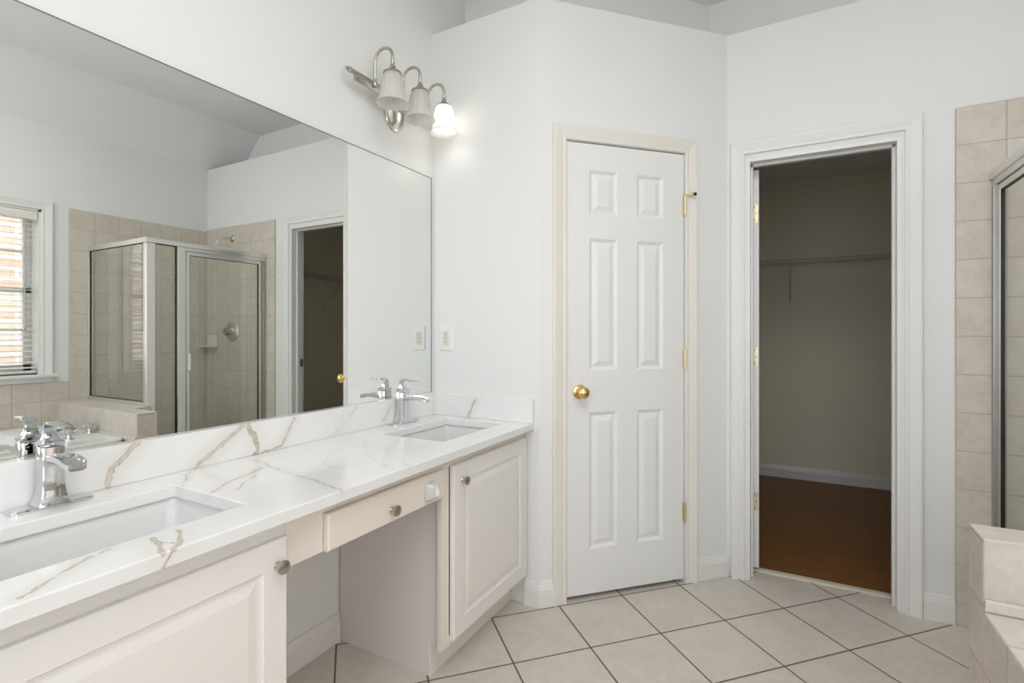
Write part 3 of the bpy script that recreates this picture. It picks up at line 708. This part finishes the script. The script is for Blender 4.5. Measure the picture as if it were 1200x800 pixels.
# faucets: +x points at the basin
def make_faucet(label, loc):
    f = thing('waterfall_faucet', label, 'faucet', loc, group='chrome waterfall faucets')
    g = G(); g.loft([rrect(0, 0, .052, .154, .014, .0003), rrect(0, 0, .052, .154, .014, .005), rrect(0, 0, .046, .148, .012, .0075)])
    mesh('base_plate', g, M['chrome'], f, smooth=True)
    g = G(); rings = []
    for z, w in ((.0075, .062), (.012, .058), (.020, .051), (.032, .046), (.050, .0425), (.075, .0415), (.100, .0415), (.134, .0415), (.136, .040)):
        rings.append(rrect(-.002, 0, w, w * .98, .003, z, 2))
    g.loft(rings); mesh('body', g, M['chrome'], f, smooth=True)
    # arched open spout
    g = G(); pts = []; n = 14
    path = [(.016 + .116 * (i / n), .0, .114 + .004 * math.sin(math.pi * i / n) - .008 * (i / n) ** 4) for i in range(n + 1)]
    rings = []
    for i, p in enumerate(path):
        t = i / n; w = (.034 + .010 * t - (.012 if i == n else .003 if i == n - 1 else 0)) / 2; h = .013 - .003 * t; lip = .005
        x, _, z = p
        prof = [(-w, z + lip), (-w + .003, z + lip), (-w + .006, z), (w - .006, z), (w - .003, z + lip), (w, z + lip), (w, z - h * .6), (w - .006, z - h), (-w + .006, z - h), (-w, z - h * .6)]
        rings.append([(x, a, b) for a, b in prof])
    g.loft(rings); mesh('spout', g, M['chrome'], f, smooth=True)
    # handle: cap block with a long curved lever
    g = G(); g.loft([rrect(-.002, 0, .040, .040, .003, .1375, 2), rrect(-.002, 0, .043, .043, .003, .141, 2), rrect(-.002, 0, .043, .043, .003, .147, 2), rrect(-.002, 0, .030, .030, .004, .152, 2), rrect(-.004, 0, .022, .026, .004, .160, 2), rrect(-.005, 0, .019, .026, .004, .168, 2)])
    h = mesh('handle', g, M['chrome'], f, smooth=True)
    g = G(); P_ = [(-.010, 0, .160), (-.011, 0, .172), (-.007, 0, .183), (.004, 0, .189), (.022, 0, .1895), (.042, 0, .187), (.062, 0, .186), (.080, 0, .187)]
    g.strip(P_, (0, 1, 0), [.024, .025, .026, .026, .025, .023, .020, .014], [.010, .010, .009, .008, .0065, .005, .004, .003])
    mesh('lever', g, M['chrome'], h, smooth=True)
    return f
fa = make_faucet('chrome waterfall faucet on a flat base plate behind the near sink', (.055, .515, CT))
fb = copy_tree(fa, None, (.052, 1.725, CT)); fb['label'] = 'chrome waterfall faucet behind the far sink by the end wall'

# mirror
g = G(); g.box(XL + .0003, -.002, -.36, 1.994, .9055, 1.949)
for f in g.bm.faces:
    f.material_index = 0 if f.calc_center_median().x > -.0021 else 1
o = mesh('wall_mirror', g, [M['mirror'], M['slot']]); tag(o, 'huge frameless mirror above the vanity countertop', 'mirror')
g = G(); mo = o.location.copy(); g.box(-.0019, -.0008, 1.9910, 1.9942, .9055, 1.949); g.box(-.0019, -.0008, -.36, 1.9910, 1.9465, 1.9492)
mesh('edge_strip', g, M['edge'], o, world_of=mo)

# outlet
wo = (.081, By, 1.108)
ol = thing('wall_outlet', 'white duplex power outlet on the end wall beside the mirror edge', 'outlet', wo)
g = G(); rings = []
for ins, dep in ((0, 0), (0, .003), (.003, .0055), (.006, .0062)):
    rings.append([(.044 + ins, By - dep, 1.108 + ins), (.118 - ins, By - dep, 1.108 + ins), (.118 - ins, By - dep, 1.229 - ins), (.044 + ins, By - dep, 1.229 - ins)])
g.loft(rings); mesh('cover_plate', g, M['white_plastic'], ol, world_of=wo)
g = G(); g.box(.064, .098, By - .0085, By - .0055, 1.134, 1.203); rc = mesh('receptacle', g, M['ivory_plastic'], ol, world_of=wo, bevel=.001)
g = G()
for zc in (1.151, 1.186):
    g.box(.0735, .0755, By - .0092, By - .0083, zc, zc + .008); g.box(.0865, .0885, By - .0092, By - .0083, zc + .001, zc + .007)
    g.lathe([(.0024, 0), (.0024, .0008)], (.081, By - .0084, zc - .006), (0, -1, 0), 10)
g.box(.070, .092, By - .0090, By - .0083, 1.1675, 1.1695)
mesh('slot', g, M['slot'], rc, world_of=wo)

# ------------------------------------------------------------------ vanity light: bar with three arms and bell shades
def make_vanity_light(label, loc, lit, ends):
    v = thing('vanity_light', label, 'wall lamp', loc)          # local x out of the wall, y along it, origin at the oval plate centre on the wall
    g = G(); seg = 40
    def oval(sy, sz, x): return [(x, sy * math.cos(2 * math.pi * i / seg), sz * math.sin(2 * math.pi * i / seg)) for i in range(seg)]
    g.loft([oval(.062, .085, 0), oval(.064, .087, .004), oval(.060, .083, .009), oval(.052, .074, .011), oval(.050, .072, .009), oval(.044, .066, .012), oval(.036, .056, .020), oval(.020, .032, .026)])
    mesh('back_plate', g, M['nickel_light'], v, smooth=True)
    g = G(); zb = .040; xb = .050; y0, y1 = ends
    def bar(r, a, b): g.lathe([(r, a), (r, b)], (xb, 0, zb), (0, 1, 0), 16)
    g.lathe([(.0005, y0 - .0), (.007, y0 + .003), (.0085, y0 + .009), (.006, y0 + .015), (.0105, y0 + .018), (.0115, y0 + .024), (.0105, y0 + .030), (.007, y0 + .033), (.0098, y0 + .040), (.0098, y1 - .040), (.007, y1 - .033), (.0105, y1 - .030), (.0115, y1 - .024), (.0105, y1 - .018), (.006, y1 - .015), (.0085, y1 - .009), (.007, y1 - .003), (.0005, y1)], (xb, 0, zb), (0, 1, 0), 18)
    g.lathe([(.010, 0), (.008, .02), (.010, .03)], (.020, 0, .040), (1, 0, 0), 14)
    mesh('bar', g, M['nickel'], v, smooth=True)
    g = G(); g.box(xb - .009, xb + .002, y0 + .045, y1 - .045, zb - .030, zb - .006); mesh('channel', g, M['nickel_light'], v, bevel=.003)
    for i, y in enumerate((-.172, 0, .172)):
        g = G(); g.lathe([(.006, -.014), (.011, -.010), (.012, 0), (.011, .006), (.0075, .010), (.007, .018)], (xb + .004, y, zb), (0, 0, 1), 16)
        r = .047; cx = xb + .004 + r; zt = zb + .085
        pts = [(xb + .004, y, zb + .012), (xb + .004, y, zb + .05)] + arc((cx, zt), r, 180, 0, 14, lambda a, b: (a, y, b)) + [(cx + r, y, zt - .020)]
        g.tube(pts, .0064, 12)
        g.lathe([(.0056, 0), (.0088, -.003), (.0088, -.009), (.006, -.013), (.006, -.018)], (cx + r, y, zt - .016), (0, 0, 1), 16)
        am = mesh('arm', g, M['nickel'], v, smooth=True)
        sx, sz = cx + r, zt - .032
        g = G(); g.lathe([(.006, .002), (.010, -.002), (.014, -.012), (.021, -.022), (.029, -.027), (.0365, -.031), (.0375, -.036), (.031, -.036)], (sx, y, sz), (0, 0, 1), 28, True, True)
        mesh('shade_holder', g, M['nickel'], am, smooth=True)
        g = G(); md = lambda a, h: 1 + .022 * math.cos(a * 14) * min(1, abs(h) / .05)
        prof = [(.027, -.030), (.034, -.038), (.040, -.052), (.0440, -.072), (.0470, -.096), (.0490, -.118), (.0525, -.134), (.0590, -.146), (.0665, -.154), (.0660, -.156), (.0575, -.148), (.0500, -.134), (.0465, -.118), (.0445, -.096), (.0415, -.072), (.0375, -.052), (.0315, -.038), (.025, -.030)]
        g.lathe(prof, (sx, y, sz), (0, 0, 1), 84, False, False, md)
        mesh('shade', g, M['shade'], am, smooth=True, keep=False)
        g = G(); g.lathe([(.012, -.034), (.013, -.048), (.020, -.062), (.026, -.080), (.0275, -.092), (.024, -.106), (.015, -.116), (.0005, -.120)], (sx, y, sz), (0, 0, 1), 20)
        mesh('bulb', g, M['bulb_lit'] if i in lit else M['bulb_off'], am, smooth=True)
        if i in lit:
            d = bpy.data.lights.new('lamp', 'POINT'); o = bpy.data.objects.new('lamp', d); COL.objects.link(o); o.parent = v
            d.energy = 0.06; d.color = (1, .96, .90); d.shadow_soft_size = .03; o.location = (sx, y, sz - .145)
    return v
make_vanity_light('brushed nickel three-arm wall lamp with ribbed glass bell shades above the mirror, right shade lit', (XL + .001, 1.728, 2.170), (2,), (-.325, .268))

# ------------------------------------------------------------------ closet wire shelf
def wire_shelf(name, label, x0, x1, y0, y1, z, along, braces, grp=None):
    """ventilated shelf against a wall; along = axis it runs in; front edge on the low-y / low-x side"""
    wo = ((x0 + x1) / 2, (y0 + y1) / 2, z - .03)
    s = thing(name, label, 'shelf', wo)
    g = G(); 
    if along == 'x':
        for y, zz, r in ((y0, z, .0034), (y0, z - .026, .0034), (y1, z, .003), ((y0 + y1) / 2, z - .004, .003)): g.tube([(x0, y, zz), (x1, y, zz)], r, 6)
        n = int((x1 - x0) / .0254)
        wires = [[(x0 + .0254 * i, y1, z + .003), (x0 + .0254 * i, y0 - .003, z + .003), (x0 + .0254 * i, y0 - .004, z - .027)] for i in range(n + 1)]
    else:
        for x, zz, r in ((x0, z, .0034), (x0, z - .026, .0034), (x1, z, .003), ((x0 + x1) / 2, z - .004, .003)): g.tube([(x, y0, zz), (x, y1, zz)], r, 6)
        n = int((y1 - y0) / .0254)
        wires = [[(x1, y0 + .0254 * i, z + .003), (x0 - .003, y0 + .0254 * i, z + .003), (x0 - .004, y0 + .0254 * i, z - .027)] for i in range(n + 1)]
    for w in wires: g.tube(w, .0016, 4)
    mesh('wire_deck', g, M['wire'], s, world_of=wo)
    for b in braces:
        g = G()
        if along == 'x': g.strip([(b, y0 + .01, z - .006), (b, y1 - .012, z - .27), (b, y1 - .003, z - .30)], (1, 0, 0), [.013] * 3, .004); g.lathe([(.007, 0), (.006, .004)], (b, y1, z - .285), (0, -1, 0), 10)
        else: g.strip([(x0 + .01, b, z - .006), (x1 - .012, b, z - .27), (x1 - .003, b, z - .30)], (0, 1, 0), [.013] * 3, .004); g.lathe([(.007, 0), (.006, .004)], (x1, b, z - .285), (-1, 0, 0), 10)
        mesh('brace', g, M['wire'], s, world_of=wo)
    return s
wire_shelf('wire_shelf', 'white wire shelf across the back wall of the dark closet', 1.125, 2.435, 4.45, 4.758, 1.752, 'x', (1.53, 2.3))
wire_shelf('wire_shelf', 'white wire shelf on the closet side wall, seen in the mirror', 2.45, 2.758, 3.0, 4.758, 1.752, 'y', (3.75, 4.4))

# ------------------------------------------------------------------ tub surround, knee wall, shower pan
def tiled(g):
    g.bm.normal_update()
    bmesh.ops.recalc_face_normals(g.bm, faces=g.bm.faces)
    for f in g.bm.faces:
        n = f.normal; f.material_index = 0 if abs(n.x) > .6 else (1 if abs(n.y) > .6 else 2)
    return g
TM = [M['tub_tile_yz'], M['tub_tile_xz'], M['tub_tile_xy']]
KX, KY0, KY1, KZ, DZ = 1.944, 1.621, 1.737, 0.700, 0.526
g = G(); g.prism([(KX, KY0), (XR - .0005, KY0), (XR - .0005, 1.845), (2.232, 1.845), (2.232, KY1), (KX, KY1)], 0, KZ)
o = struct('wall_knee', tiled(g), TM, bevel=.0045)
g = G(); g.box(KX, 2.045, -.30, KY0 - .0005, 0, DZ)
o = struct('wall_tub_side', tiled(g), TM, bevel=.0045)
g = G(); g.box(KX + .001, XR - .001, KY0 - .010, KY0, DZ + .001, DZ + .030)
o = struct('trim_2', g, M['tub_tile_xy'], bevel=.004)
g = G(); g.box(2.205, 2.300, 1.846, YF - .0095, 0, .098)
struct('trim_3', tiled(g), TM, bevel=.004)
g = G()
px0, px1, py0, py1 = 2.3005, XR - .0095, 1.846, YF - .0095
cx, cy, w, d = (px0 + px1) / 2, (py0 + py1) / 2, px1 - px0, py1 - py0
g.loft([rrect(cx, cy, w, d, .01, 0.001), rrect(cx, cy, w, d, .01, .07), rrect(cx, cy, w - .06, d - .06, .03, .07), rrect(cx, cy, w - .10, d - .10, .05, .035), rrect(cx, cy, .08, .08, .039, .028)])
o = mesh('shower_pan', g, M['acrylic'], smooth=True); tag(o, 'white shower pan on the floor inside the glass shower', 'shower pan')

# bathtub
tub = thing('bathtub', 'white drop-in bathtub in the tiled surround below the window', 'bathtub', (2.553, .80, 0))
g = G(); x0, x1, y0, y1 = 2.0455, XR - .0095, -.02, KY0 - .0105
cx, cy, w, d = (x0 + x1) / 2, (y0 + y1) / 2, x1 - x0, y1 - y0
wo = (2.553, .80, 0)
g.loft([rrect(cx, cy, w - .05, d - .05, .05, .06), rrect(cx, cy, w - .01, d - .01, .05, .50), rrect(cx, cy, w, d, .06, DZ + .002), rrect(cx, cy, w, d, .06, DZ + .014), rrect(cx, cy, w - .012, d - .012, .055, DZ + .021),
        rrect(cx, cy - .06, w - .22, d - .34, .25, DZ + .021, 9)][:5], True, False)
ring = [rrect(cx, cy, w - .012, d - .012, .055, DZ + .021, 9), rrect(cx, cy - .05, w - .26, d - .42, .28, DZ + .021, 9), rrect(cx, cy - .05, w - .285, d - .445, .27, DZ + .012, 9), rrect(cx, cy - .05, w - .36, d - .60, .24, .26, 9), rrect(cx, cy - .05, w - .46, d - .74, .18, .14, 9), rrect(cx, cy - .05, .1, .1, .049, .13, 9)]
g2 = G(); g2.loft(ring, False, True)
bm2 = g2.bm; tmp = bpy.data.meshes.new('tmp'); bm2.to_mesh(tmp); bm2.free(); g.bm.from_mesh(tmp); bpy.data.meshes.remove(tmp)
mesh('shell', g, M['acrylic'], tub, world_of=wo, smooth=True, keep=False)
RZ = DZ + .0215
# tub filler: arched spout and two clear knobs on the rim
fo = (2.62, 1.50, RZ)
tf = thing('tub_faucet', 'chrome tub filler with arched spout and two clear cross knobs on the tub rim', 'faucet', fo)
g = G(); A0 = Vector((2.70, 1.505, RZ)); dirv = Vector((-.97, -.12, 0)).normalized(); side = Vector((-dirv.y, dirv.x, 0))
g.lathe([(.030, 0), (.030, .006), (.020, .010), (.018, .03)], A0, (0, 0, 1), 20)
P_ = [A0 + Vector((0, 0, .015)), A0 + Vector((0, 0, .040)) + dirv * .01, A0 + Vector((0, 0, .056)) + dirv * .05, A0 + Vector((0, 0, .062)) + dirv * .11, A0 + Vector((0, 0, .060)) + dirv * .17, A0 + Vector((0, 0, .050)) + dirv * .23, A0 + Vector((0, 0, .034)) + dirv * .28, A0 + Vector((0, 0, .022)) + dirv * .30]
g.strip(P_, side, [.036, .040, .044, .048, .052, .056, .060, .060], [.030, .026, .022, .020, .020, .020, .022, .022])
mesh('spout', g, M['chrome'], tf, world_of=fo, smooth=True)
for c in ((2.30, 1.42, RZ), (2.44, 1.578, RZ)):
    g = G(); g.lathe([(.028, 0), (.027, .005), (.014, .009), (.011, .028), (.014, .032)], c, (0, 0, 1), 20); vb = mesh('valve_base', g, M['chrome'], tf, world_of=fo, smooth=True)
    g = G(); g.lathe([(.016, .030), (.020, .036), (.020, .052), (.015, .060), (.0005, .062)], c, (0, 0, 1), 16)
    for a in range(4):
        q = Vector((math.cos(a * math.pi / 2 + .4), math.sin(a * math.pi / 2 + .4), 0))
        g.lathe([(.007, .012), (.0085, .024), (.0105, .034), (.008, .040), (.0005, .042)], (c[0], c[1], c[2] + .045), q, 10)
    mesh('knob', g, M['crystal'], vb, world_of=fo, smooth=True)

# ------------------------------------------------------------------ shower enclosure
wo = (2.257, 1.83, KZ)
en = thing('shower_enclosure', 'aluminium framed glass shower enclosure with a hinged door in the tiled corner', 'shower enclosure', wo)
fx0, fx1 = 2.238, 2.276; ry0, ry1 = 1.812, 1.842; ZT = 1.836; YW = YF - .0095; XW = XR - .0095
def part(name, boxes, mat, parent=en, bevel=.0015):
    g = G()
    for b in boxes: g.box(*b)
    return mesh(name, g, M[mat], parent, world_of=wo, bevel=bevel)
part('corner_post', [(fx0, fx1, 1.812, 1.872, KZ + .001, ZT - .034)], 'aluminium', bevel=.004)
g = G()
g.prism([(fx0 - .006, ZT - .034), (fx0 - .006, ZT - .004), (fx0, ZT), (fx1, ZT), (fx1, ZT - .034)], 1.806, YW - .0005, 'y')
g.prism([(fx0 + .004, ZT - .058), (fx0 + .002, ZT - .034), (fx1 - .004, ZT - .034), (fx1 - .004, ZT - .058)], 2.069, YW - .0005, 'y')
mesh('header_rail', g, M['aluminium'], en, world_of=wo, bevel=.0015)
part('return_header', [(fx1, XW - .0005, ry0, ry1, ZT - .034, ZT)], 'aluminium')
part('return_sill', [(fx1, XW - .0005, ry0, ry1, KZ + .001, KZ + .026)], 'aluminium')
part('return_wall_channel', [(XW - .018, XW - .0005, ry0 + .002, ry1 - .002, KZ + .026, ZT - .034)], 'aluminium')
part('return_pane', [(fx1, XW - .018, 1.825, 1.829, KZ + .026, ZT - .034)], 'glass', bevel=0)
def gasket(name, plane, a0, a1, z0, z1, c0, c1, w=.0035):
    bs = [(a0, a0 + w, z0, z1), (a1 - w, a1, z0, z1), (a0, a1, z0, z0 + w), (a0, a1, z1 - w, z1)]
    if plane == 'y': part(name, [(a, b, c0, c1, c, d) for a, b, c, d in bs], 'dark', bevel=0)
    else: part(name, [(c0, c1, a, b, c, d) for a, b, c, d in bs], 'dark', bevel=0)
gasket('gasket', 'y', fx1, XW - .018, KZ + .026, ZT - .034, 1.820, 1.834)
part('side_pane', [(2.255, 2.259, 1.8725, 2.012, .124, ZT - .034)], 'glass', bevel=0)
gasket('gasket', 'x', 1.8725, 2.012, .124, ZT - .034, 2.249, 2.265, .005)
part('side_panel_frame', [(fx0 + .004, fx1 - .004, 1.8465, 1.8720, .1, KZ)], 'aluminium')
part('strike_post', [(fx0, fx1, 2.012, 2.036, .099, ZT - .034), (fx0 + .004, fx1 - .004, 2.036, 2.068, .099, ZT - .034)], 'aluminium')
part('sill_rail', [(fx0, fx1, 1.8465, 2.0115, .0985, .124), (fx0 + .003, fx1 - .003, 2.0685, YW - .025, .0985, .113)], 'aluminium')
part('wall_jamb', [(fx0, fx1, YW - .022, YW - .0005, .0985, ZT - .058), (fx0 + .006, fx1 - .006, YW - .030, YW - .022, .0985, ZT - .058)], 'aluminium_dark')
# hinged door
y0, y1, z0, z1 = 2.078, YW - .034, .120, ZT - .064; s = .022
dr_ = part('door', [(2.248, 2.268, y0, y0 + s, z0, z1), (2.248, 2.268, y1 - s, y1, z0, z1), (2.248, 2.268, y0 + s, y1 - s, z0, z0 + s), (2.248, 2.268, y0 + s, y1 - s, z1 - s, z1)], 'aluminium', bevel=.002); dr_.name = 'shower_door'
part('door_pane', [(2.256, 2.260, y0 + s, y1 - s, z0 + s, z1 - s)], 'glass', dr_, 0)
part('door_gasket', [(2.250, 2.266, y0 + s, y0 + s + .004, z0 + s, z1 - s), (2.250, 2.266, y1 - s - .004, y1 - s, z0 + s, z1 - s), (2.250, 2.266, y0 + s, y1 - s, z1 - s - .003, z1 - s)], 'dark', dr_, 0)
hd = part('handle', [(2.222, 2.247, y0 + .004, y0 + .018, .925, 1.045)], 'white_plastic', dr_, .004)

# ------------------------------------------------------------------ shower fittings
fo = (2.685, YW, 2.005)
sh = thing('wall_shower', 'chrome shower head on a bent arm high on the tiled closet wall', 'shower head', fo)
g = G(); g.lathe([(.030, 0), (.030, .003), (.024, .010), (.012, .014)], fo, (0, -1, 0), 24); mesh('flange', g, M['aluminium_dark'], sh, world_of=fo, smooth=True)
g = G(); g.tube([(2.685, YW - .008, 2.005), (2.685, YW - .05, 2.008), (2.685, YW - .085, 2.000), (2.685, YW - .112, 1.975), (2.685, YW - .128, 1.955)], .0105, 12); mesh('arm', g, M['aluminium'], sh, world_of=fo, smooth=True)
g = G(); g.lathe([(.012, 0), (.016, .008), (.013, .018), (.018, .030), (.030, .052), (.036, .062), (.036, .070), (.030, .073), (.0005, .073)], (2.685, YW - .124, 1.962), (0, -.55, -.83), 24); mesh('spray_head', g, M['aluminium'], sh, world_of=fo, smooth=True)
fo = (2.685, YW, 1.205)
va = thing('shower_valve', 'round chrome shower valve plate on the tiled wall inside the shower', 'shower valve', fo)
g = G(); g.lathe([(.088, 0), (.088, .003), (.080, .008), (.050, .012), (.034, .014), (.032, .030)], fo, (0, -1, 0), 36); mesh('escutcheon', g, M['aluminium'], va, world_of=fo, smooth=True)
g = G(); g.lathe([(.030, .030), (.034, .036), (.034, .060), (.028, .068), (.0005, .070)], fo, (0, -1, 0), 24); mesh('handle', g, M['aluminium_dark'], va, world_of=fo, smooth=True)
g = G(); xc, zc, yw = 2.972, 1.075, YW - .0003
g.loft([[(xc - .085, yw, zc - .008), (xc + .085, yw, zc - .008), (xc + .085, yw, zc), (xc - .085, yw, zc)], [(xc - .085, yw - .05, zc - .010), (xc + .085, yw - .05, zc - .010), (xc + .085, yw - .05, zc), (xc - .085, yw - .05, zc)], [(xc - .065, yw - .095, zc - .004), (xc + .065, yw - .095, zc - .004), (xc + .065, yw - .095, zc + .006), (xc - .065, yw - .095, zc + .006)]])
g.loft([[(xc - .080, yw, zc - .001), (xc + .080, yw, zc - .001), (xc + .060, yw, zc + .105), (xc - .060, yw, zc + .105)], [(xc - .078, yw - .012, zc - .001), (xc + .078, yw - .012, zc - .001), (xc + .057, yw - .008, zc + .103), (xc - .057, yw - .008, zc + .103)]])
o = mesh('soap_dish', g, M['ceramic'], bevel=.004); tag(o, 'white ceramic soap dish on the tiled wall inside the shower', 'soap dish')
